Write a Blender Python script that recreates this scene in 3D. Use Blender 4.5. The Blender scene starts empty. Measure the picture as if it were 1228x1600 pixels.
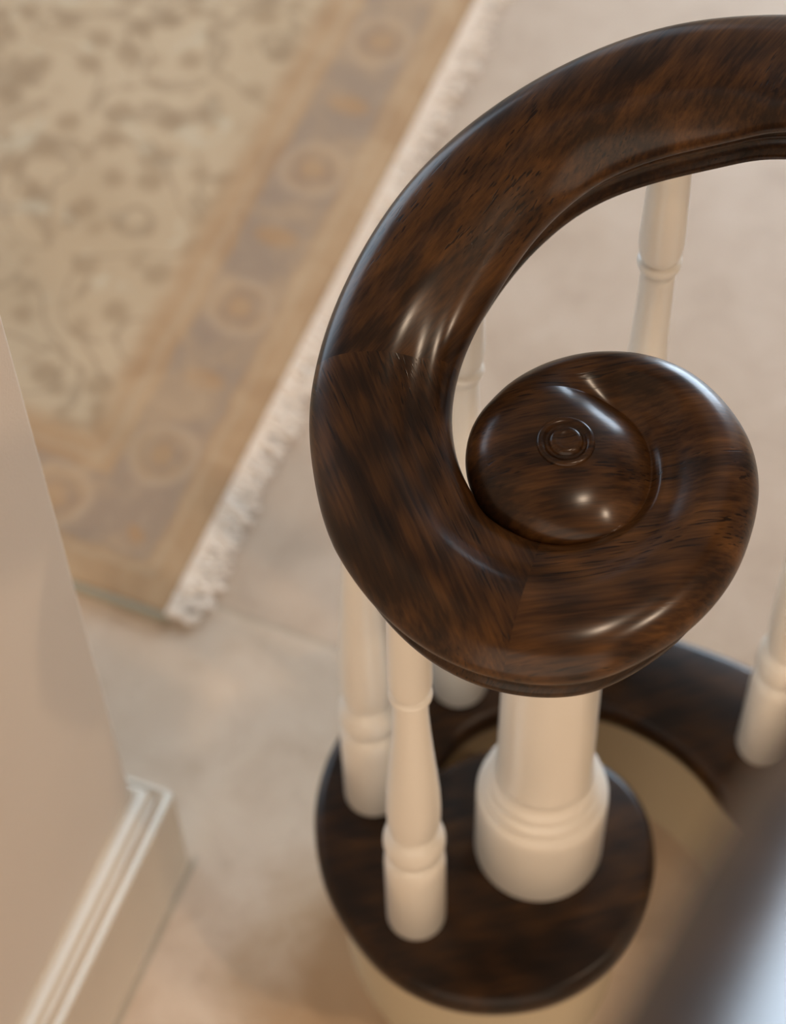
import bpy, bmesh, math, random
import numpy as np
from mathutils import Vector, Matrix
from mathutils.geometry import delaunay_2d_cdt
random.seed(4); rng = np.random.default_rng(7)
PI = math.pi
sc = bpy.context.scene; COL = sc.collection

# ---------------------------------------------------------------- camera
CAM = (-0.1062222, -0.78666247, 2.08378202)
AX = ((0.9993526, -0.0359767, 0.0), (-0.030905, -0.858472, 0.5119284), (-0.0184175, -0.511597, -0.8590281))
cd = bpy.data.cameras.new('camera'); cam = bpy.data.objects.new('camera', cd); COL.objects.link(cam)
m = Matrix.Identity(4)
for r in range(3):
    m[r][0] = AX[r][0]; m[r][1] = -AX[r][1]; m[r][2] = -AX[r][2]; m[r][3] = CAM[r]
cam.matrix_world = m
cd.sensor_fit = 'VERTICAL'; cd.sensor_height = 36; cd.sensor_width = 27.63; cd.lens = 85
cd.clip_start = 0.02
cd.dof.use_dof = True; cd.dof.focus_distance = 1.465; cd.dof.aperture_fstop = 4.5
sc.camera = cam
# ---------------------------------------------------------------- light and exposure
sc.view_settings.view_transform = 'Standard'; sc.view_settings.look = 'None'
sc.view_settings.gamma = 1; sc.view_settings.use_curve_mapping = False
sc.view_settings.exposure = 0.19
w = bpy.data.worlds.new('house_ambient'); sc.world = w; w.use_nodes = True
w.node_tree.nodes['Background'].inputs[0].default_value = (1.0, 0.82, 0.635, 1)
w.node_tree.nodes['Background'].inputs[1].default_value = 1.55
WIN_POWER = (5.0, 1.0, 19.0)
G1 = Vector((0.400, 0.9165, 0)); G2 = Vector((-0.9165, 0.400, 0))     # directions of the room's walls
YAW = math.atan2(G2.y, G2.x) - PI                                     # turns +x into -G2
def room(a, b, z=0.0):                                                # a along G1, b along G2
    v = G1 * a + G2 * b; return Vector((v.x, v.y, z))
def downlight(pos, size, power, col=(1.0, 0.77, 0.56)):
    l = bpy.data.lights.new('ceiling_lamp', 'AREA'); l.shape = 'DISK'; l.size = size; l.energy = power; l.color = col
    o = bpy.data.objects.new('ceiling_lamp', l); COL.objects.link(o); o.location = pos
for p, s, e in (((0.55, -0.45, 2.97), 0.09, 10), ((1.7, -1.15, 2.97), 0.11, 22)):
    downlight(p, s, e)

# ---------------------------------------------------------------- node helpers
class NT:
    def __init__(s, name):
        s.m = bpy.data.materials.new(name); s.m.use_nodes = True
        s.t = s.m.node_tree; s.b = s.t.nodes['Principled BSDF']; s.out = s.t.nodes['Material Output']
    def n(s, typ, **kw):
        nd = s.t.nodes.new(typ)
        for k, v in kw.items(): setattr(nd, k, v)
        return nd
    def l(s, a, b): s.t.links.new(a, b)
    def val(s, sock, v):
        if isinstance(v, (int, float)): sock.default_value = v
        elif isinstance(v, tuple): sock.default_value = v if len(v) != 3 or len(sock.default_value) == 3 else v + (1,)
        else: s.l(v, sock)
    def math(s, op, a, b=0.0, c=None, clamp=False):
        nd = s.n('ShaderNodeMath', operation=op, use_clamp=clamp)
        s.val(nd.inputs[0], a); s.val(nd.inputs[1], b)
        if c is not None: s.val(nd.inputs[2], c)
        return nd.outputs[0]
    def mix(s, f, a, b, blend='MIX'):
        nd = s.n('ShaderNodeMix', data_type='RGBA', blend_type=blend)
        s.val(nd.inputs['Factor'], f)
        s.val(nd.inputs[6], a); s.val(nd.inputs[7], b); return nd.outputs[2]
    def ramp(s, f, stops, interp='LINEAR'):
        nd = s.n('ShaderNodeValToRGB'); nd.color_ramp.interpolation = interp
        e = nd.color_ramp.elements
        while len(e) < len(stops): e.new(0.5)
        for i, (p, c) in enumerate(stops):
            e[i].position = p; e[i].color = c + (1,) if isinstance(c, tuple) else (c, c, c, 1)
        s.l(f, nd.inputs[0]); return nd.outputs[0]
    def smooth(s, x, lo, hi):
        nd = s.n('ShaderNodeMapRange', interpolation_type='SMOOTHSTEP'); s.val(nd.inputs[0], x)
        nd.inputs[1].default_value = lo; nd.inputs[2].default_value = hi; return nd.outputs[0]
    def coord(s, rot=0.0, scale=(1, 1, 1), loc=(0, 0, 0)):
        tc = s.n('ShaderNodeTexCoord'); mp = s.n('ShaderNodeMapping')
        mp.inputs['Rotation'].default_value = (0, 0, rot); s.l(tc.outputs['Object'], mp.inputs[0])
        m2 = s.n('ShaderNodeMapping'); m2.inputs['Scale'].default_value = scale; m2.inputs['Location'].default_value = loc
        s.l(mp.outputs[0], m2.inputs[0]); return m2.outputs[0]
    def noise(s, vec, scale, detail=3.0, rough=0.5, dist=0.0):
        nd = s.n('ShaderNodeTexNoise'); s.l(vec, nd.inputs['Vector'])
        nd.inputs['Scale'].default_value = scale; nd.inputs['Detail'].default_value = detail
        nd.inputs['Roughness'].default_value = rough; nd.inputs['Distortion'].default_value = dist
        return nd.outputs['Fac']
    def bump(s, h, strength, dist):
        nd = s.n('ShaderNodeBump'); nd.inputs['Strength'].default_value = strength; nd.inputs['Distance'].default_value = dist
        s.l(h, nd.inputs['Height']); s.l(nd.outputs[0], s.b.inputs['Normal'])

def wood(name, ang, seed, bright=1.0, rough=0.21, coat=0.45, figure=1.0):
    t = NT(name)
    low = t.noise(t.coord(-ang, (5, 26, 14), (seed * 2, seed, 0)), 1.0, 3, 0.5, 1.4)
    mid = t.noise(t.coord(-ang, (9, 60, 30), (seed, seed, seed)), 1.0, 4, 0.55, 0.5)
    fine = t.noise(t.coord(-ang, (22, 420, 200), (seed, 2 * seed, seed)), 1.0, 3, 0.6)
    big = t.noise(t.coord(-ang, (1, 1, 1), (seed, seed * 0.7, 0)), 10.0, 2, 0.5)
    wv = t.n('ShaderNodeTexWave', wave_type='RINGS', rings_direction='Z'); t.l(t.coord(-ang, (0.45, 2.4, 1.0), (seed, 0.1 * seed, 0)), wv.inputs[0])
    wv.inputs['Scale'].default_value = 16; wv.inputs['Distortion'].default_value = 5; wv.inputs['Detail'].default_value = 2.0
    wv.inputs['Detail Scale'].default_value = 1.2
    f = t.math('ADD', t.math('MULTIPLY', low, 0.33), t.math('MULTIPLY', mid, 0.21))
    f = t.math('ADD', f, t.math('MULTIPLY', fine, 0.30))
    f = t.math('ADD', f, t.math('MULTIPLY', wv.outputs['Fac'], 0.06 * figure))
    f = t.math('ADD', f, t.math('MULTIPLY', big, 0.20))
    k = bright * 0.80
    c = t.ramp(f, [(0.38, (0.0075 * k, 0.0032 * k, 0.0014 * k)), (0.50, (0.026 * k, 0.0105 * k, 0.0035 * k)),
                   (0.58, (0.058 * k, 0.0235 * k, 0.0068 * k)), (0.72, (0.125 * k, 0.052 * k, 0.0135 * k))])
    # open pores: short dark dashes along the grain, gathered in bands
    pores = t.noise(t.coord(-ang, (38, 720, 300), (seed, 0, seed)), 1.0, 1, 0.4)
    band = t.smooth(t.noise(t.coord(-ang, (6, 40, 20), (seed, 3, 1)), 1.0, 2, 0.5), 0.46, 0.60)
    pm = t.math('MULTIPLY', t.smooth(pores, 0.58, 0.68), band)
    c = t.mix(t.math('MULTIPLY', pm, 0.85), c, (0.004, 0.002, 0.0012))
    t.l(c, t.b.inputs['Base Color'])
    t.b.inputs['Roughness'].default_value = rough + 0.2
    t.b.inputs['Specular IOR Level'].default_value = 0.08
    t.b.inputs['Coat Weight'].default_value = coat; t.b.inputs['Coat Roughness'].default_value = rough
    h = t.math('SUBTRACT', t.math('MULTIPLY', fine, 0.30), t.math('MULTIPLY', pm, 0.7))
    t.bump(h, 0.2, 0.0003)
    t.l(t.t.nodes['Bump'].outputs[0], t.b.inputs['Coat Normal'])
    return t.m

def painted(name, col, rough=0.35, bump=0.0, scale=300, coat=0.0):
    t = NT(name)
    v = t.coord()
    n = t.noise(v, 6.0, 2, 0.5)
    t.l(t.mix(n, tuple(x * 0.97 for x in col), tuple(min(1, x * 1.03) for x in col)), t.b.inputs['Base Color'])
    t.b.inputs['Roughness'].default_value = rough; t.b.inputs['Coat Weight'].default_value = coat
    if bump: t.bump(t.noise(v, scale, 3, 0.6), bump, 0.0006)
    return t.m

M = {}
M['rail_a'] = wood('stained_oak_upper_block', math.radians(47), 3.1, 1.0, figure=0.9)
M['rail_b'] = wood('stained_oak_left_block', math.radians(-71), 8.3, 1.1)
M['rail_c'] = wood('stained_oak_scroll_block', math.radians(6), 5.7, 1.1)
M['rail_side'] = wood('stained_oak_moulding', math.radians(40), 1.7, 0.6)
M['plate'] = wood('stained_oak_cap', math.radians(12), 12.4, 0.62, rough=0.3, coat=0.35)
M['cream'] = painted('cream_gloss_paint', (0.74, 0.68, 0.60), 0.28, coat=0.2)
M['curb'] = painted('cream_satin_paint', (0.54, 0.46, 0.32), 0.5)
M['wall'] = painted('warm_wall_paint', (0.56, 0.47, 0.385), 0.5, 0.35, 420)
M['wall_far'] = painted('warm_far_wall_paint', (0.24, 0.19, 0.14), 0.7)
M['base'] = painted('cream_trim_paint', (0.58, 0.49, 0.385), 0.55)
M['frame'] = painted('white_window_paint', (0.75, 0.72, 0.66), 0.4)

def stone():
    t = NT('honed_stone_tiles')
    v = t.coord(-math.atan2(G2.y, G2.x))          # x along G2, y along -G1
    sp = t.n('ShaderNodeSeparateXYZ'); t.l(v, sp.inputs[0])
    x, y = sp.outputs[0], sp.outputs[1]
    u0 = Vector((-0.3070, 0.3650, 0)); ya = -u0.dot(G1); S = 1.22
    yy = t.math('SUBTRACT', y, ya)
    fy = t.math('ABSOLUTE', t.math('SUBTRACT', t.math('FRACT', t.math('ADD', t.math('DIVIDE', yy, S), 10.5)), 0.5))
    fx = t.math('ABSOLUTE', t.math('SUBTRACT', t.math('FRACT', t.math('ADD', t.math('DIVIDE', t.math('SUBTRACT', x, 0.56), S), 10.5)), 0.5))
    seam = t.math('MAXIMUM', t.smooth(fy, 0.0035, 0.0012), t.smooth(fx, 0.0035, 0.0012))
    side = t.smooth(yy, -0.002, 0.002)            # 0 beyond the joint, 1 on the camera's side
    n1 = t.noise(v, 13, 5, 0.66, 0.5); n2 = t.noise(v, 45, 4, 0.65); n3 = t.noise(v, 3.2, 3, 0.5)
    pink = t.ramp(n1, [(0.30, (0.435, 0.325, 0.240)), (0.52, (0.500, 0.383, 0.290)), (0.75, (0.55, 0.435, 0.34))])
    pale = t.ramp(n1, [(0.30, (0.52, 0.395, 0.29)), (0.5, (0.60, 0.470, 0.358)), (0.72, (0.66, 0.535, 0.42))])
    c = t.mix(side, pink, pale)
    c = t.mix(t.math('MULTIPLY', t.smooth(n2, 0.55, 0.75), 0.28), c, (0.36, 0.27, 0.19))
    c = t.mix(t.math('MULTIPLY', t.smooth(n3, 0.50, 0.72), 0.30), c, (0.43, 0.31, 0.21))
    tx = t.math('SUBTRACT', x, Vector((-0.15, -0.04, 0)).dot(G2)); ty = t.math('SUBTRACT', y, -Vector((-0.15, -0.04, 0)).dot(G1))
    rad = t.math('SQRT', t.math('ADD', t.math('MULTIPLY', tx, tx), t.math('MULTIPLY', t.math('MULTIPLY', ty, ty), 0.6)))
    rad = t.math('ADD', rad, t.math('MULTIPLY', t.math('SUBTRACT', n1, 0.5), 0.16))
    c = t.mix(t.math('MULTIPLY', t.smooth(rad, 0.17, 0.03), 0.75), c, (0.40, 0.265, 0.15))      # soft-edged warm brown patch on the floor
    gap_shadow = t.math('MULTIPLY', t.smooth(t.math('ABSOLUTE', t.math('SUBTRACT', x, 0.3115)), 0.0045, 0.0015), t.smooth(y, 0.03, 0.045))  # contact shadow along the baseboard foot, put into the stone colour
    c = t.mix(t.math('MULTIPLY', gap_shadow, 0.6), c, (0.24, 0.22, 0.16))
    c = t.mix(t.math('MULTIPLY', seam, 0.4), c, (0.33, 0.27, 0.20))
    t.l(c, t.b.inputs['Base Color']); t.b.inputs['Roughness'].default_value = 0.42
    t.bump(t.math('SUBTRACT', t.math('MULTIPLY', n2, 0.2), seam), 0.2, 0.001)
    return t.m
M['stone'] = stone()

# ---------------------------------------------------------------- object helpers
def add(name, me, mat, parent=None, smooth=True, mats=None):
    for mm in (mats or [mat]): me.materials.append(mm)
    o = bpy.data.objects.new(name, me); COL.objects.link(o)
    if smooth:
        for p in me.polygons: p.use_smooth = True
    if parent:
        o.parent = parent
    return o
def thing(name, label, cat, loc=(0, 0, 0), group=None):
    o = bpy.data.objects.new(name, None); COL.objects.link(o); o.location = loc; o.empty_display_size = 0.05
    o['label'] = label; o['category'] = cat
    if group: o['group'] = group
    return o
def mesh(name, verts, faces, off=(0, 0, 0)):
    me = bpy.data.meshes.new(name)
    me.from_pydata([(v[0] - off[0], v[1] - off[1], v[2] - off[2]) for v in verts], [], faces); me.update(); return me
def fixnormals(me):
    bm = bmesh.new(); bm.from_mesh(me); bmesh.ops.remove_doubles(bm, verts=bm.verts, dist=1e-6)
    bmesh.ops.recalc_face_normals(bm, faces=bm.faces); bm.to_mesh(me); bm.free()
def autosharp(o, deg=38):
    bm = bmesh.new(); bm.from_mesh(o.data)
    for e in bm.edges:
        if len(e.link_faces) == 2 and e.calc_face_angle(0) > math.radians(deg): e.smooth = False
    bm.to_mesh(o.data); bm.free()
def catmull(P, n):
    P = np.array(P, float); P = np.vstack([2 * P[0] - P[1], P, 2 * P[-1] - P[-2]]); out = []
    for i in range(1, len(P) - 2):
        p0, p1, p2, p3 = P[i - 1:i + 3]
        for k in range(n):
            t = k / n
            out.append(0.5 * ((2 * p1) + (-p0 + p2) * t + (2 * p0 - 5 * p1 + 4 * p2 - p3) * t * t + (-p0 + 3 * p1 - 3 * p2 + p3) * t ** 3))
    out.append(P[-2]); return np.array(out)
def smoothrow(A, s, it):
    A = A.copy()
    for _ in range(it):
        B = A.copy(); B[1:-1] = A[1:-1] * (1 - s) + (A[:-2] + A[2:]) * s / 2; A = B
    return A
def lathe(prof, n=64, off=(0, 0, 0), cap=True):
    verts = []; faces = []
    for r, z in prof:
        for k in range(n):
            a = 2 * PI * k / n; verts.append((off[0] + r * math.cos(a), off[1] + r * math.sin(a), off[2] + z))
    for i in range(len(prof) - 1):
        for k in range(n):
            k2 = (k + 1) % n; faces.append((i * n + k, i * n + k2, (i + 1) * n + k2, (i + 1) * n + k))
    if cap:
        faces.append(tuple(range(n - 1, -1, -1))); faces.append(tuple((len(prof) - 1) * n + k for k in range(n)))
    return verts, faces
def boxm(name, c, sx, sy, sz, yaw, mat, bevel=0.0, parent=None):
    bm = bmesh.new(); bmesh.ops.create_cube(bm, size=1)
    for v in bm.verts: v.co = Vector((v.co.x * sx, v.co.y * sy, v.co.z * sz))
    if bevel: bmesh.ops.bevel(bm, geom=bm.edges[:], offset=bevel, segments=3, affect='EDGES')
    me = bpy.data.meshes.new(name); bm.to_mesh(me); bm.free()
    o = add(name, me, mat, parent, smooth=False); o.location = c; o.rotation_euler = (0, 0, yaw); return o
def structure(o): o['kind'] = 'structure'; return o

# ---------------------------------------------------------------- the room
FL, BK, LF, RT, H = -2.4, 3.4, 3.5, -3.2, 3.0
c = room((FL + BK) / 2, (LF + RT) / 2)
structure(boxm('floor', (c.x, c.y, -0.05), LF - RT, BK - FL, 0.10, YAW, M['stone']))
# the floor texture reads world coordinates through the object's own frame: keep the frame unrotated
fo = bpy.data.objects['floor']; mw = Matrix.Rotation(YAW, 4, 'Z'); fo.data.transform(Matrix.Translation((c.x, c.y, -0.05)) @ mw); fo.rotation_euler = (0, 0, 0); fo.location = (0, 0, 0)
cc = room((BK - 2.3) / 2, (LF + RT) / 2, H + 0.05)
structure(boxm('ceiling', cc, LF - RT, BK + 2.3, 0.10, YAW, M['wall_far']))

def pane_mat(name, power):
    t = NT(name); t.b.inputs['Base Color'].default_value = (0.02, 0.02, 0.02, 1); t.b.inputs['Roughness'].default_value = 0.1
    t.b.inputs['Emission Color'].default_value = (0.68, 0.84, 1.0, 1); t.b.inputs['Emission Strength'].default_value = power; return t.m
def wall_with_window(name, p0, p1, outward, spans, winnames):
    """wall from p0 to p1 (Vector), windows at distances spans along it; windows hold frame, bars and pane"""
    d = (p1 - p0); L = d.length; d.normalize(); yaw = math.atan2(d.y, d.x); T = 0.14
    cuts = [0.0]; vs = []; fs = []
    def blk(a, b, z0, z1):
        q = len(vs)
        for aa, oo, zz in ((a, 0, z0), (b, 0, z0), (b, T, z0), (a, T, z0), (a, 0, z1), (b, 0, z1), (b, T, z1), (a, T, z1)):
            v = p0 + d * aa + outward * oo; vs.append((v.x, v.y, zz))
        fs.extend([tuple(q + i for i in f) for f in ((0, 1, 2, 3), (7, 6, 5, 4), (0, 4, 5, 1), (1, 5, 6, 2), (2, 6, 7, 3), (3, 7, 4, 0))])
    last = 0.0
    for a, b, z0, z1 in spans:
        blk(last, a, 0, H); blk(a, b, 0, z0); blk(a, b, z1, H); last = b
    blk(last, L, 0, H)
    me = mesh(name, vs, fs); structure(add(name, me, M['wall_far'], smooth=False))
    for (a, b, z0, z1), (wn, power) in zip(spans, winnames):
        vs, fs = [], []
        T = 0.05; t = 0.05
        blk(a, a + t, z0, z1); blk(b - t, b, z0, z1); blk(a, b, z0, z0 + t); blk(a, b, z1 - t, z1)
        nb = max(1, round((b - a) / 0.7))
        for k in range(1, nb): x = a + (b - a) * k / nb; blk(x - 0.02, x + 0.02, z0, z1)
        for k in range(1, 4): z = z0 + (z1 - z0) * k / 4; blk(a, b, z - 0.012, z + 0.012)
        fr = structure(add(wn, mesh(wn, vs, fs), M['frame'], smooth=False))
        vs, fs = [], []; q = p0 + outward * 0.025; T = 0.006
        p_save = p0; p0 = q; blk(a + 0.01, b - 0.01, z0 + 0.01, z1 - 0.01); p0 = p_save
        add('pane', mesh('pane', vs, fs), pane_mat('daylit_glass_' + wn, power), fr, smooth=False)
        T = 0.14
wall_with_window('wall_back', room(BK, LF), room(BK, RT), G1, [(0.25, 1.75, 0.15, 2.35), (3.10, 4.45, 0.10, 2.2)], [('window_2', WIN_POWER[1]), ('window_3', WIN_POWER[2])])
wall_with_window('wall_far_left', room(FL, LF), room(BK, LF), G2, [(2.9, 5.2, 0.15, 2.4)], [('window_1', WIN_POWER[0])])
wall_with_window('wall_right', room(BK, RT), room(FL, RT), -G2, [], [])

# the near wall with its thick baseboard
K = Vector((-0.3490, 0.0866, 0)) - G2 * 0.0085; TH = 0.14; WL = 2.3
vs = []
for z in (0, H):
    for p in (K, K - G1 * WL, K - G1 * WL + G2 * TH, K + G2 * TH): vs.append((p.x, p.y, z))
wm = mesh('wall_left', vs, [(0, 1, 2, 3), (7, 6, 5, 4), (0, 4, 5, 1), (1, 5, 6, 2), (2, 6, 7, 3), (3, 7, 4, 0)])
wo = structure(add('wall_left', wm, M['wall'], smooth=False))
bv = wo.modifiers.new('bevel', 'BEVEL'); bv.width = 0.003; bv.segments = 3
prof = [(0.0, 0.166), (0.008, 0.1665), (0.0135, 0.1645), (0.0175, 0.161), (0.019, 0.157), (0.0205, 0.1535), (0.0235, 0.1525), (0.027, 0.1545),
        (0.032, 0.1555), (0.037, 0.1535), (0.0395, 0.149), (0.0395, 0.144), (0.038, 0.140), (0.038, 0.0)]
prof = [(d_ * 0.785, z) for d_, z in prof]
vs = []; fs = []; n = len(prof)
for k in range(4):
    for d_, z in prof:
        if k == 0: p = K - G1 * WL - G2 * d_
        elif k == 1: p = K - G2 * d_ + G1 * d_ * 0.6
        elif k == 2: p = K + G2 * (TH + d_) + G1 * d_ * 0.6
        else: p = K + G2 * (TH + d_) - G1 * WL
        vs.append((p.x, p.y, z))
for k in range(3):
    for i in range(n - 1): fs.append((k * n + i, (k + 1) * n + i, (k + 1) * n + i + 1, k * n + i + 1))
bb = structure(add('baseboard_left', mesh('baseboard_left', vs, fs), M['base'])); autosharp(bb, 50)

# ---------------------------------------------------------------- rug
def rug_mat():
    t = NT('faded_oriental_rug')
    tc = t.n('ShaderNodeTexCoord'); sp = t.n('ShaderNodeSeparateXYZ'); t.l(tc.outputs['Object'], sp.inputs[0])
    X, Y = sp.outputs[0], sp.outputs[1]            # X in from the fringed edge, Y in from the bound edge
    vec = tc.outputs['Object']
    wob = t.noise(vec, 30, 2, 0.5)
    d = t.math('ADD', t.math('MINIMUM', X, t.math('ADD', Y, 0.0)), t.math('MULTIPLY', t.math('SUBTRACT', wob, 0.5), 0.012))
    n1 = t.noise(vec, 14, 4, 0.6, 0.8); n2 = t.noise(vec, 60, 3, 0.6); n3 = t.noise(vec, 4, 2, 0.5)
    tan = t.ramp(n1, [(0.3, (0.45, 0.265, 0.138)), (0.5, (0.54, 0.340, 0.185)), (0.7, (0.61, 0.41, 0.24))])
    # field: pale straw with brown vines and blossoms
    vor = t.n('ShaderNodeTexVoronoi', feature='F1'); vor.inputs['Scale'].default_value = 24; t.l(vec, vor.inputs['Vector']); vor.inputs['Randomness'].default_value = 0.9
    bl = t.smooth(t.math('ADD', vor.outputs['Distance'], t.math('MULTIPLY', n2, 0.35)), 0.68, 0.38)
    vine = t.math('ABSOLUTE', t.math('SUBTRACT', t.noise(vec, 9.0, 2, 0.45, 1.4), 0.5))
    vi = t.smooth(vine, 0.045, 0.012)
    field = t.ramp(n3, [(0.35, (0.60, 0.430, 0.265)), (0.6, (0.67, 0.495, 0.32))])
    field = t.mix(t.math('MULTIPLY', bl, 0.55), field, (0.36, 0.23, 0.125))
    field = t.mix(t.math('MULTIPLY', vi, 0.42), field, (0.33, 0.22, 0.13))
    field = t.mix(t.math('MULTIPLY', t.smooth(n1, 0.56, 0.68), 0.45), field, (0.74, 0.64, 0.47))
    # motif band
    per = 0.197
    def cell(axis, off): return t.math('SUBTRACT', t.math('FRACT', t.math('ADD', t.math('DIVIDE', axis, per), off)), 0.5)
    isx = t.math('LESS_THAN', X, Y)
    along = t.math('ADD', t.math('MULTIPLY', isx, Y), t.math('MULTIPLY', t.math('SUBTRACT', 1.0, isx), X))
    across = t.math('ADD', t.math('MULTIPLY', isx, X), t.math('MULTIPLY', t.math('SUBTRACT', 1.0, isx), Y))
    cy = t.math('MULTIPLY', cell(along, 0.662), per); cx = t.math('SUBTRACT', across, 0.083)
    rr = t.math('SQRT', t.math('ADD', t.math('POWER', t.math('ABSOLUTE', cx), 2.0), t.math('POWER', t.math('ABSOLUTE', cy), 2.0)))
    rr = t.math('ADD', rr, t.math('MULTIPLY', t.math('SUBTRACT', wob, 0.5), 0.016))
    ros = t.ramp(t.math('MULTIPLY', rr, 18.0), [(0.0, (0.50, 0.33, 0.19)), (0.17, (0.50, 0.30, 0.16)), (0.30, (0.35, 0.250, 0.185)), (0.42, (0.44, 0.29, 0.18)), (0.60, (0.56, 0.41, 0.28)), (0.74, (0.38, 0.28, 0.21)), (0.9, (0.36, 0.27, 0.205))])
    cy2 = t.math('MULTIPLY', cell(along, 0.162), per)
    leaf = t.math('SQRT', t.math('ADD', t.math('POWER', t.math('ABSOLUTE', t.math('MULTIPLY', t.math('SUBTRACT', cx, 0.0), 0.8)), 2.0), t.math('POWER', t.math('ABSOLUTE', t.math('MULTIPLY', cy2, 1.5)), 2.0)))
    ros = t.mix(t.smooth(t.math('ADD', leaf, t.math('MULTIPLY', t.math('SUBTRACT', n1, 0.5), 0.02)), 0.024, 0.012), ros, (0.46, 0.27, 0.14))
    ros = t.mix(t.math('MULTIPLY', t.smooth(n2, 0.52, 0.68), 0.35), ros, (0.55, 0.42, 0.30))
    band = t.math('MULTIPLY', t.smooth(d, 0.040, 0.048), t.smooth(d, 0.128, 0.118))
    inner = t.smooth(d, 0.150, 0.180)
    ros = t.mix(t.math('ADD', t.math('MULTIPLY', t.smooth(n1, 0.42, 0.66), 0.4), 0.28), ros, tan)
    c = t.mix(inner, tan, field); c = t.mix(band, c, ros)
    line = t.math('MAXIMUM', t.math('MULTIPLY', t.smooth(d, 0.132, 0.136), t.smooth(d, 0.144, 0.140)), t.math('MULTIPLY', t.smooth(d, 0.030, 0.033), t.smooth(d, 0.040, 0.037)))
    c = t.mix(t.math('MULTIPLY', line, 0.35), c, (0.60, 0.45, 0.30))
    c = t.mix(1.0, c, (0.80, 0.80, 0.80), 'MULTIPLY')
    t.l(c, t.b.inputs['Base Color']); t.b.inputs['Roughness'].default_value = 0.95; t.b.inputs['Specular IOR Level'].default_value = 0.1
    t.b.inputs['Sheen Weight'].default_value = 0.15
    t.bump(t.noise(vec, 700, 2, 0.6), 0.5, 0.002)
    return t.m
rug = thing('area_rug', 'faded beige and tan patterned area rug with cream fringe on stone floor', 'rug', (-0.3276, 0.3421, 0.0))
rug.rotation_euler = (0, 0, math.atan2(G2.y, G2.x))      # local x = G2 (in from the fringe), local y = -G1
RW, RL = 2.6, 2.7
# local frame: x in [0,RL_perp], y negative = along +G1. Flip so the material reads positive values: build with its own frame
def slab(name, x0, x1, y0, y1, z0, z1, mat, bev, parent):
    bm = bmesh.new(); bmesh.ops.create_cube(bm, size=1)
    for v in bm.verts: v.co = Vector(((x0 + x1) / 2 + v.co.x * (x1 - x0), (y0 + y1) / 2 + v.co.y * (y1 - y0), (z0 + z1) / 2 + v.co.z * (z1 - z0)))
    bmesh.ops.bevel(bm, geom=bm.edges[:], offset=bev, segments=2, affect='EDGES')
    me = bpy.data.meshes.new(name); bm.to_mesh(me); bm.free(); return add(name, me, mat, parent, smooth=False)
pile = slab('pile', 0, 2.6, 0, 2.7, 0.0005, 0.010, rug_mat(), 0.002, rug)
pile.scale = (1, -1, 1)                                  # mirrored so that +y of the pattern runs along the fringe
bindm = painted('grey_green_binding', (0.36, 0.32, 0.24), 0.9)
bd = slab('side_binding', 0, 2.6, 0.0, 0.007, 0.0004, 0.011, bindm, 0.002, rug)
fr_m = painted('cream_cotton_fringe', (0.88, 0.77, 0.66), 0.95, 0.4, 500)
vs = []; fs = []
y = 0.0
while y < 2.7:                                           # knotted tassels lying on the floor, thrown a little out of line
    cl = 0.5 + 0.5 * math.sin(y * 43) * math.sin(y * 17 + 1)
    L = random.uniform(0.018, 0.029) + 0.009 * cl; a = random.uniform(-0.5, 0.5); wd = random.uniform(0.0016, 0.0032)
    q = len(vs); nseg = 5
    for k in range(nseg + 1):
        t_ = k / nseg; x = 0.004 - (L + 0.004) * t_; yy = -y + a * L * t_ * t_ + 0.002 * math.sin(k * 1.9 + y * 300)
        zc = 0.0115 - 0.0085 * min(1, t_ * 2.2) + 0.0025 * random.random() * (1 if k else 0); ww = wd * (1.1 - 0.5 * t_)
        for dy, dz in ((-ww, 0), (0, ww * 0.9), (ww, 0), (0, -ww * 0.5)): vs.append((x, yy + dy, max(0.0006, zc + dz)))
    for k in range(nseg):
        for j in range(4): fs.append((q + k * 4 + j, q + k * 4 + (j + 1) % 4, q + (k + 1) * 4 + (j + 1) % 4, q + (k + 1) * 4 + j))
    y += random.uniform(0.0014, 0.0028)
fg = add('fringe', mesh('fringe', vs, fs), fr_m, rug); fg['kind'] = 'stuff'

# ---------------------------------------------------------------- spiral curb: wooden cap on a painted wall
PZ = 0.22                                                # top of the cap
head = [(-182, 34), (-178, -12), (-164, -52), (-134, -97), (-98, -124), (-56, -138), (-5, -137), (38, -120), (71, -92), (91, -56), (101, -17), (99, 23), (85, 53),
        (60, 76), (25, 90), (-15, 93), (-50, 86), (-76, 70)]
outer_in = [(330, -60), (316, 10), (290, 70), (250, 122), (206, 155), (154, 182), (105, 202), (55, 214), (0, 214), (-50, 200), (-95, 178), (-130, 150), (-155, 118), (-174, 78)]
inner_in = [(215, -85), (205, -40), (190, -2), (163, 32), (147, 59), (123, 87), (87, 112), (61, 122), (20, 128), (-28, 117), (-56, 99), (-76, 74)]
def dens(P, n=8, it=10): return smoothrow(catmull(P, n), 0.5, it)
oc = dens(outer_in + head)[:, :2] / 1000.0
ic = dens(inner_in)[:, :2] / 1000.0
poly_out = [tuple(p) for p in oc[:-1]] ; poly = poly_out + [tuple(p) for p in ic[::-1]]
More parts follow.
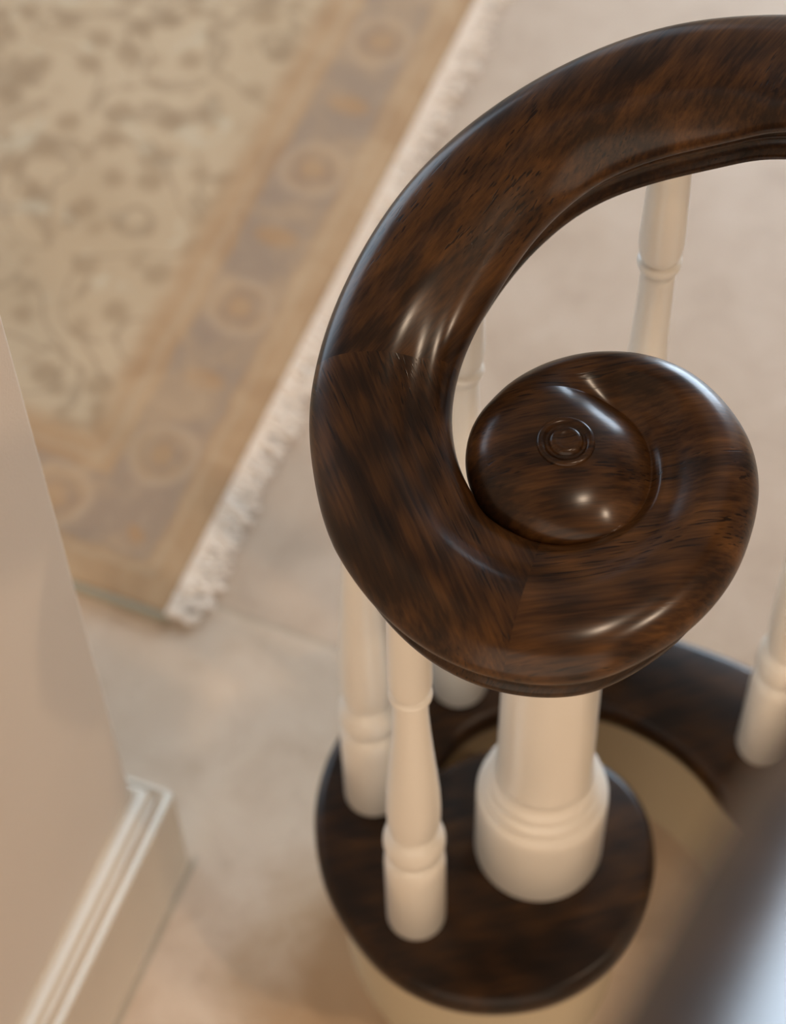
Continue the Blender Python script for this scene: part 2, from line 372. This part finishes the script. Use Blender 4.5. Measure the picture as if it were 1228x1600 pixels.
def extrude_poly(name, poly, levels, mat, parent=None, closed_top=True):
    """levels: list of (inset, z) from the bottom up; inset moves the outline inwards"""
    P = np.array(poly); n = len(P)
    nx = np.roll(P, -1, 0) - np.roll(P, 1, 0); nrm = np.stack([-nx[:, 1], nx[:, 0]], 1); nrm /= np.linalg.norm(nrm, axis=1)[:, None] + 1e-9
    area = 0.5 * np.sum(P[:, 0] * np.roll(P[:, 1], -1) - np.roll(P[:, 0], -1) * P[:, 1])
    if area < 0: nrm = -nrm
    bm = bmesh.new(); rings = []
    for ins, z in levels: rings.append([bm.verts.new((p[0] + q[0] * ins, p[1] + q[1] * ins, z)) for p, q in zip(P, nrm)])
    for a, b in zip(rings[:-1], rings[1:]):
        for k in range(n):
            bm.faces.new((a[k], a[(k + 1) % n], b[(k + 1) % n], b[k]))
    for ring in (rings[-1], rings[0]):
        pts = [Vector((v.co.x, v.co.y)) for v in ring]
        nv, ne, nf, ov, oe, of = delaunay_2d_cdt(pts, [], [list(range(len(pts)))], 1, 1e-7)
        vm = [ring[o_[0]] if o_ else bm.verts.new((p_.x, p_.y, ring[0].co.z)) for p_, o_ in zip(nv, ov)]
        for f_ in nf:
            try: bm.faces.new([vm[i] for i in f_])
            except ValueError: pass
    bmesh.ops.recalc_face_normals(bm, faces=bm.faces)
    me = bpy.data.meshes.new(name); bm.to_mesh(me); bm.free()
    return me
curb = thing('volute_curb', 'spiral stair curb with dark wood cap over cream painted side, under the balusters', 'stair curb', (0, 0, 0))
cap_levels = [(0.006, PZ - 0.030), (0.001, PZ - 0.026), (0.0, PZ - 0.018), (0.0, PZ - 0.012), (0.0015, PZ - 0.006), (0.0045, PZ - 0.0018), (0.009, PZ)]
o = add('wood_cap', extrude_poly('wood_cap', poly, cap_levels, M['plate']), M['plate'], curb); autosharp(o, 50)
wl = [(0.020, 0.0), (0.020, PZ - 0.043), (0.018, PZ - 0.040), (0.012, PZ - 0.036), (0.010, PZ - 0.0302)]
o = add('painted_side', extrude_poly('painted_side', poly, wl, M['curb']), M['curb'], curb); autosharp(o, 40)

# ---------------------------------------------------------------- newel post and balusters
newel = thing('newel_post', 'thick round cream newel post with stepped base under the scroll end of the handrail', 'newel post', (0.004, 0.0, PZ))
base_p = [(0.0515, 0.0), (0.0525, 0.002), (0.0525, 0.098), (0.0522, 0.106), (0.0505, 0.112), (0.048, 0.1145), (0.0475, 0.118)]
v, f = lathe(base_p, 96); o = add('base', mesh('base', v, f), M['cream'], newel); autosharp(o, 60)
col_p = [(0.0475, 0.118), (0.0482, 0.1205), (0.0475, 0.1255), (0.0452, 0.129), (0.0435, 0.1305), (0.0432, 0.1335), (0.0440, 0.136), (0.0432, 0.1405), (0.0410, 0.1435), (0.0398, 0.1455), (0.0395, 0.149), (0.0388, 0.1530)]
v, f = lathe(col_p, 96); o = add('ringed_collar', mesh('collar', v, f), M['cream'], newel); autosharp(o, 60)
sh = [(0.0388, 0.153), (0.0380, 0.158), (0.0374, 0.166), (0.0370, 0.20), (0.0360, 0.30), (0.0350, 0.42), (0.0345, 0.52), (0.0345, 0.5765)]
v, f = lathe(sh, 96); add('shaft', mesh('newel_shaft', v, f), M['cream'], newel)

def baluster(x, y, zr, ztop, label):
    """zr: height of the ring above the cap, ztop: underside of the rail above the cap"""
    t = thing('baluster', label, 'baluster', (x, y, PZ), 'turned cream balusters')
    b = [(0.0232, 0.0), (0.0240, 0.0015), (0.0240, 0.112), (0.0236, 0.120), (0.0222, 0.1265), (0.0198, 0.1305), (0.0178, 0.132)]
    v, f = lathe(b, 48); o = add('base', mesh('baluster_base', v, f), M['cream'], t); autosharp(o, 60)
    b = [(0.0178, 0.132), (0.0188, 0.1345)] + [(0.0178 + 0.0062 * math.sin(a), 0.153 - 0.0185 * math.cos(a)) for a in np.linspace(0.15, PI - 0.15, 12)] + [(0.0176, 0.1735), (0.0170, 0.1755)]
    v, f = lathe(b, 48); o = add('bulb', mesh('baluster_bulb', v, f), M['cream'], t)
    L = zr - 0.1755; b = []
    for u, r in ((0, 0.0170), (0.012, 0.0182), (0.035, 0.0193), (0.09, 0.0203), (0.18, 0.0205), (0.30, 0.0198), (0.45, 0.0178), (0.6, 0.0156), (0.75, 0.0137), (0.88, 0.0124), (0.97, 0.0120), (1.0, 0.0120)):
        b.append((r, 0.1755 + L * u))
    v, f = lathe(b, 48); add('vase', mesh('baluster_vase', v, f), M['cream'], t)
    b = [(0.0120, zr)] + [(0.0125 + 0.0027 * math.sin(a), zr + 0.0045 - 0.0042 * math.cos(a)) for a in np.linspace(0.1, PI - 0.1, 9)] + [(0.0120, zr + 0.0095)]
    v, f = lathe(b, 48); o = add('ring', mesh('baluster_ring', v, f), M['cream'], t)
    z0 = zr + 0.0095; b = [(0.0118, z0), (0.0130, z0 + 0.002), (0.0145, z0 + 0.007), (0.0153, z0 + 0.014), (0.0155, z0 + 0.022)]
    for u in (0.3, 0.6, 1.0): b.append((0.0155 - 0.0025 * u, z0 + 0.022 + (ztop - z0 - 0.022) * u))
    v, f = lathe(b, 48); o = add('shaft', mesh('baluster_shaft', v, f), M['cream'], t); autosharp(o, 60)
    return t

# ---------------------------------------------------------------- handrail: sweep plus carved scroll
RZ = 0.84                                                # height of the scroll's widest line
EC = np.array([-2.0, -17.7])                             # middle of the scroll's eye (mm)
outer_pts = [(-145, 77), (-155, 37), (-156, 2), (-150, -44), (-135, -83), (-114, -115), (-85, -142), (-56, -157), (-23, -164), (6, -163), (36, -150), (64, -131.5), (89, -104), (105, -71),
             (114, -37), (112, -9), (101, 16), (84, 38), (62, 52), (31, 60), (3, 58), (-22, 48), (-42, 31), (-56, 12), (-61, -11), (-61, -32), (-56, -55)]
th = []; rr = []; prev = None
for p in outer_pts:
    d = np.array(p) - EC; a = math.degrees(math.atan2(d[1], d[0]))
    while prev is not None and a < prev: a += 360
    th.append(a); rr.append(np.hypot(*d)); prev = a
th = np.array(th); rr = np.array(rr)
grid = np.arange(th[0], th[-1], 1.0); Rg = np.interp(grid, th, rr); Rg = smoothrow(Rg, 0.5, 45)
for i_, a_ in enumerate(grid):                             # the last stretch eases into a constant radius
    if a_ > 518:
        r0 = float(np.interp(518, grid, Rg)); sl = float(np.interp(518, grid, Rg) - np.interp(517, grid, Rg)); h_ = (min(a_, 562.0) - 518) / 44.0
        Rg[i_] = r0 + sl * 44.0 * (h_ - h_ * h_ * 0.5)
def Rout(a): return np.interp(a, grid, Rg)
crease = [(-59, -33), (-58, -38), (-51, -52), (-36, -64), (-18, -73), (1, -76), (24, -70), (43, -51), (49, -29), (47, -6), (36, 12), (20, 23), (2, 27), (-16, 24), (-32, 14), (-42, 0), (-47, -18), (-48, -30)]
tc_ = []; rc_ = []; prev = None
for p in crease:
    d = np.array(p) - EC; a = math.degrees(math.atan2(d[1], d[0])); a = a if a > 150 else a + 360
    if prev is not None:
        while a < prev - 1: a += 360
    tc_.append(a); rc_.append(np.hypot(*d)); prev = a
TS = 200.0; TE = TS + 360
REND = float(Rout(TE)); g2_ = np.arange(TS, TE + 0.5, 1.0)
rb_ = np.interp(g2_, [TS] + tc_[2:], [REND] + rc_[2:]); rb_ = smoothrow(rb_, 0.5, 30)
def ss(x, a, b): t = np.clip((x - a) / (b - a), 0, 1); return t * t * (3 - 2 * t)
HC, ZT = 25.0, 28.0
def p_rail(q, v, hc=HC):
    z = hc * np.power(np.clip(1 - np.abs(2 * q - 1) ** 2.35, 0, 1), 0.5)
    return z * (1 - v * np.exp(-((q - 0.285) / 0.13) ** 2) * 0.22)
NT_ = 44; NB_ = 30
qt = (1 - np.cos(PI * np.linspace(0, 1, NT_ + 1))) / 2
def head_line(a):
    R = float(Rout(a)); rb = float(np.interp(a, g2_, rb_)); u = a - TS
    k = ss(a, 400, 475)                                       # the crease dies away at the far side of the eye
    if u > 60:
        rb = min(rb, R - 13); rb = rb + (R - rb) * ss(a, 480, TE)
    e = 1 - ss(u, 10, 110)
    aC = 9.5 * ss(u, 5, 100)                                   # height of the crease
    r1 = rb * np.sin(np.linspace(0, PI / 2, NB_ + 1)); x = r1 / rb
    zb = aC + (ZT - aC) * ((1 - e) * (1 - x ** 2.7) + e * np.sqrt(np.clip(1 - x ** 2.7, 0, 1)))
    r2 = rb + (R - rb) * qt; q = qt
    wdt = R - rb; hc = HC * min(1.0, (max(wdt, 0) / 52.0) ** 0.5)
    cw = ss(u, 5, 95)
    qc = 0.56
    outerp = np.power(np.clip(1 - np.abs((q - qc) / (1 - qc)) ** 2.3, 0, 1), 0.5) * hc
    sm = ss(q / qc, 0, 1) * 0.75 + 0.25 * (q / qc)
    lip = 3.6 * (1 - ss(u, 120, 230)) * np.exp(-((q - 0.11) / 0.075) ** 2)
    zc = np.where(q > qc, outerp, aC + (hc - aC) * np.clip(sm, 0, 1)) + lip * np.minimum(1, q / 0.03)
    zz = (1 - cw) * p_rail(q, 1.0) + cw * zc
    ze = lambda r: ZT * np.sqrt(np.clip(1 - (r / R) ** 2.7, 0, 1))
    zb = (1 - k) * zb + k * ze(r1); zz = (1 - k) * zz + k * ze(r2)
    return r1, zb, r2, zz, R
def hpos(a, r, z): t = math.radians(a); return ((EC[0] + r * math.cos(t)) / 1000, (EC[1] + r * math.sin(t)) / 1000, RZ + z / 1000)
UND = [(0.8, -3.0), (2.2, -6.0), (5.0, -9.0), (7.5, -10.5)]     # rounded under-edge of the cap (inset, z)
ang = np.linspace(TS, TE, 241)
bm = bmesh.new(); cols = []
eye = bm.verts.new(hpos(0, 0, ZT))
for a in ang:
    r1, zb, r2, zz, R = head_line(a)
    L = [eye] + [bm.verts.new(hpos(a, r1[i], zb[i])) for i in range(1, NB_ + 1)] + [bm.verts.new(hpos(a, r2[i], zz[i])) for i in range(1, NT_ + 1)]
    L += [bm.verts.new(hpos(a, R - d, z)) for d, z in UND]
    cols.append(L)
MATS = [M['rail_a'], M['rail_b'], M['rail_c']]
JB = 251.0                                                 # joint between the left block and the scroll block
for (A, B, a) in zip(cols[:-1], cols[1:], ang[:-1]):
    for i in range(len(A) - 1):
        vs_ = []
        for v in (A[i], A[i + 1], B[i + 1], B[i]):
            if v not in vs_: vs_.append(v)
        if len(vs_) >= 3:
            fc = bm.faces.new(vs_); onboss = i < NB_
            fc.material_index = 2 if (a > JB or onboss) else 1
# rail sweep
secs = [((-150, -45), (-65, -21), 1, 1.0), ((-156, 1), (-69, 7), 2, 1.0), ((-155, 34), (-67, 32), 8, 0.9), ((-145, 74), (-57, 60), 18, 0.55), ((-126, 113), (-40, 84), 32, 0.2),
        ((-98, 152), (-16, 115), 49, 0), ((-64, 183), (11, 136), 62, 0), ((-23, 206), (34, 143), 78, 0), ((19, 219), (63, 143), 94, 0), ((60, 225), (90, 139), 108, 0), ((101, 222), (113, 134), 121, 0)]
cen = [(142, 168, 135), (183, 146, 152), (220, 108, 176), (247, 55, 205), (262, -10, 245), (264, -90, 300), (238, -200, 410), (182, -310, 530), (117, -409, 629), (58, -503, 691), (15, -576, 741), (-20, -638, 797), (-46, -690, 845), (-78, -748, 898), (-112, -800, 945)]
for i, c_ in enumerate(cen):
    pv = np.array(cen[i - 1][:2]) if i else np.array([107, 178]); nx = np.array(cen[i + 1][:2]) if i < len(cen) - 1 else np.array(c_[:2])
    d = nx - pv; d = d / np.linalg.norm(d); nn = np.array([-d[1], d[0]])     # left of travel = outside
    secs.append((tuple(np.array(c_[:2]) + nn * 44), tuple(np.array(c_[:2]) - nn * 44), c_[2], 0))
def hd(a, r): t = math.radians(a); return (EC[0] + r * math.cos(t), EC[1] + r * math.sin(t))
pre = [((hd(TS + 14, float(Rout(TS + 14)))), hd(TS + 10, REND + 1), 0, 1.0), (hd(TS, float(Rout(TS))), hd(TS, REND), 0, 1.0)]
S = np.array([[*o_, *i_, z, v] for o_, i_, z, v in pre + secs], float)
SC = catmull(S, 8); SC = SC[8:]                              # start exactly on the scroll's first line
K0 = SC[0].copy(); SC = smoothrow(SC, 0.5, 36); SC[0] = K0
JA = 8 * 3 + 3                                               # joint between upper and left block
def rail_ring(s):
    O, I, z0, v = s[0:2], s[2:4], s[4], min(1, max(0, s[5])); n_ = (O - I); W = np.linalg.norm(n_); n_ = n_ / W
    hc = HC
    pts = []
    for q in qt: pts.append((W * q, float(p_rail(q, v, hc))))
    for d, z in UND: pts.append((W - d, z))
    for d, z in UND[::-1]: pts.append((d, z))
    return [((I[0] + n_[0] * x) / 1000, (I[1] + n_[1] * x) / 1000, RZ + (z0 + z) / 1000) for x, z in pts]
rings = [[bm.verts.new(p) for p in rail_ring(s)] for s in SC]
for k, (A, B) in enumerate(zip(rings[:-1], rings[1:])):
    n = len(A)
    for i in range(n):
        fc = bm.faces.new((A[i], B[i], B[(i + 1) % n], A[(i + 1) % n])); fc.material_index = 1 if k < JA else 0
bm.faces.new(rings[-1])
bmesh.ops.remove_doubles(bm, verts=bm.verts, dist=2e-6)
me = bpy.data.meshes.new('rail_cap'); bm.to_mesh(me); bm.free()
rail = thing('handrail', 'dark stained oak handrail sweeping round into a carved scroll', 'handrail', (0, 0, 0))
ro = add('rounded_cap', me, None, rail, mats=MATS); autosharp(ro, 55)
# lower moulding: bead, cove and bottom fillet
MOLD = [(7.0, -10.5), (11.5, -11.5), (12.0, -13.0), (9.8, -14.5), (8.8, -17.0), (9.6, -19.5), (12.2, -21.0), (14.0, -24.0), (15.2, -30.0), (14.6, -35.0), (12.8, -37.5), (12.2, -40.0), (12.6, -43.0), (14.0, -44.0)]
bm = bmesh.new()
rings = []
for s in SC:
    O, I, z0 = s[0:2], s[2:4], s[4]; n_ = (O - I); W = np.linalg.norm(n_); n_ = n_ / W
    pts = [(W - d, z) for d, z in MOLD] + [(d, z) for d, z in MOLD[::-1]]
    rings.append([bm.verts.new(((I[0] + n_[0] * x) / 1000, (I[1] + n_[1] * x) / 1000, RZ + (z0 + z) / 1000)) for x, z in pts])
for A, B in zip(rings[:-1], rings[1:]):
    n = len(A)
    for i in range(n): bm.faces.new((A[i], B[i], B[(i + 1) % n], A[(i + 1) % n]))
bm.faces.new(rings[-1]); bm.faces.new(rings[0])
botc = bm.verts.new(hpos(0, 0, -44)); cols = []
for a in ang:
    R = float(Rout(a)); cols.append([bm.verts.new(hpos(a, R - d, z)) for d, z in MOLD] + [botc])
for A, B in zip(cols[:-1], cols[1:]):
    for i in range(len(A) - 1):
        bm.faces.new((A[i], B[i], B[i + 1], A[i + 1]) if i < len(A) - 2 else (A[i], B[i], botc))
bmesh.ops.recalc_face_normals(bm, faces=bm.faces)
me = bpy.data.meshes.new('rail_moulding'); bm.to_mesh(me); bm.free()
mo = add('lower_moulding', me, M['rail_side'], rail); autosharp(mo, 50)
# turned button in the middle of the eye
bp = [(0.0175, -0.003), (0.0175, 0.0001), (0.0168, 0.0012), (0.0152, 0.0017), (0.0136, 0.0012), (0.0122, -0.0002), (0.0112, -0.0008), (0.0104, 0.0002), (0.0098, 0.0016), (0.0082, 0.0030), (0.0062, 0.0033), (0.0050, 0.0028), (0.0030, 0.0022), (0.0003, 0.0021)]
v, f = lathe(bp, 72, (EC[0] / 1000, EC[1] / 1000, RZ + ZT / 1000)); bo = add('button', mesh('button', v, f), M['rail_c'], rail)

# balusters (ring height and rail underside both above the cap)
def under(x, y):
    c_ = (SC[:, 0:2] + SC[:, 2:4]) / 2000.0; i = int(np.argmin(np.hypot(c_[:, 0] - x, c_[:, 1] - y))); return RZ + SC[i, 4] / 1000 - 0.0445 - PZ
for x, y, zr, lb in ((-0.099, -0.058, 0.398, 'cream turned baluster in front, left of the thick newel post'),
                     (-0.131, 0.052, 0.440, 'cream turned baluster at the left edge of the curb, partly behind the front one'),
                     (-0.055, 0.150, 0.478, 'cream turned baluster behind the scroll, seen through the narrow gap beside it'),
                     (0.077, 0.175, 0.560, 'cream turned baluster seen through the wide opening under the rail arch'),
                     (0.201, 0.084, 0.620, 'cream turned baluster at the right edge, on the far stretch of curb')):
    baluster(x, y, zr, under(x, y) - 0.001, lb)
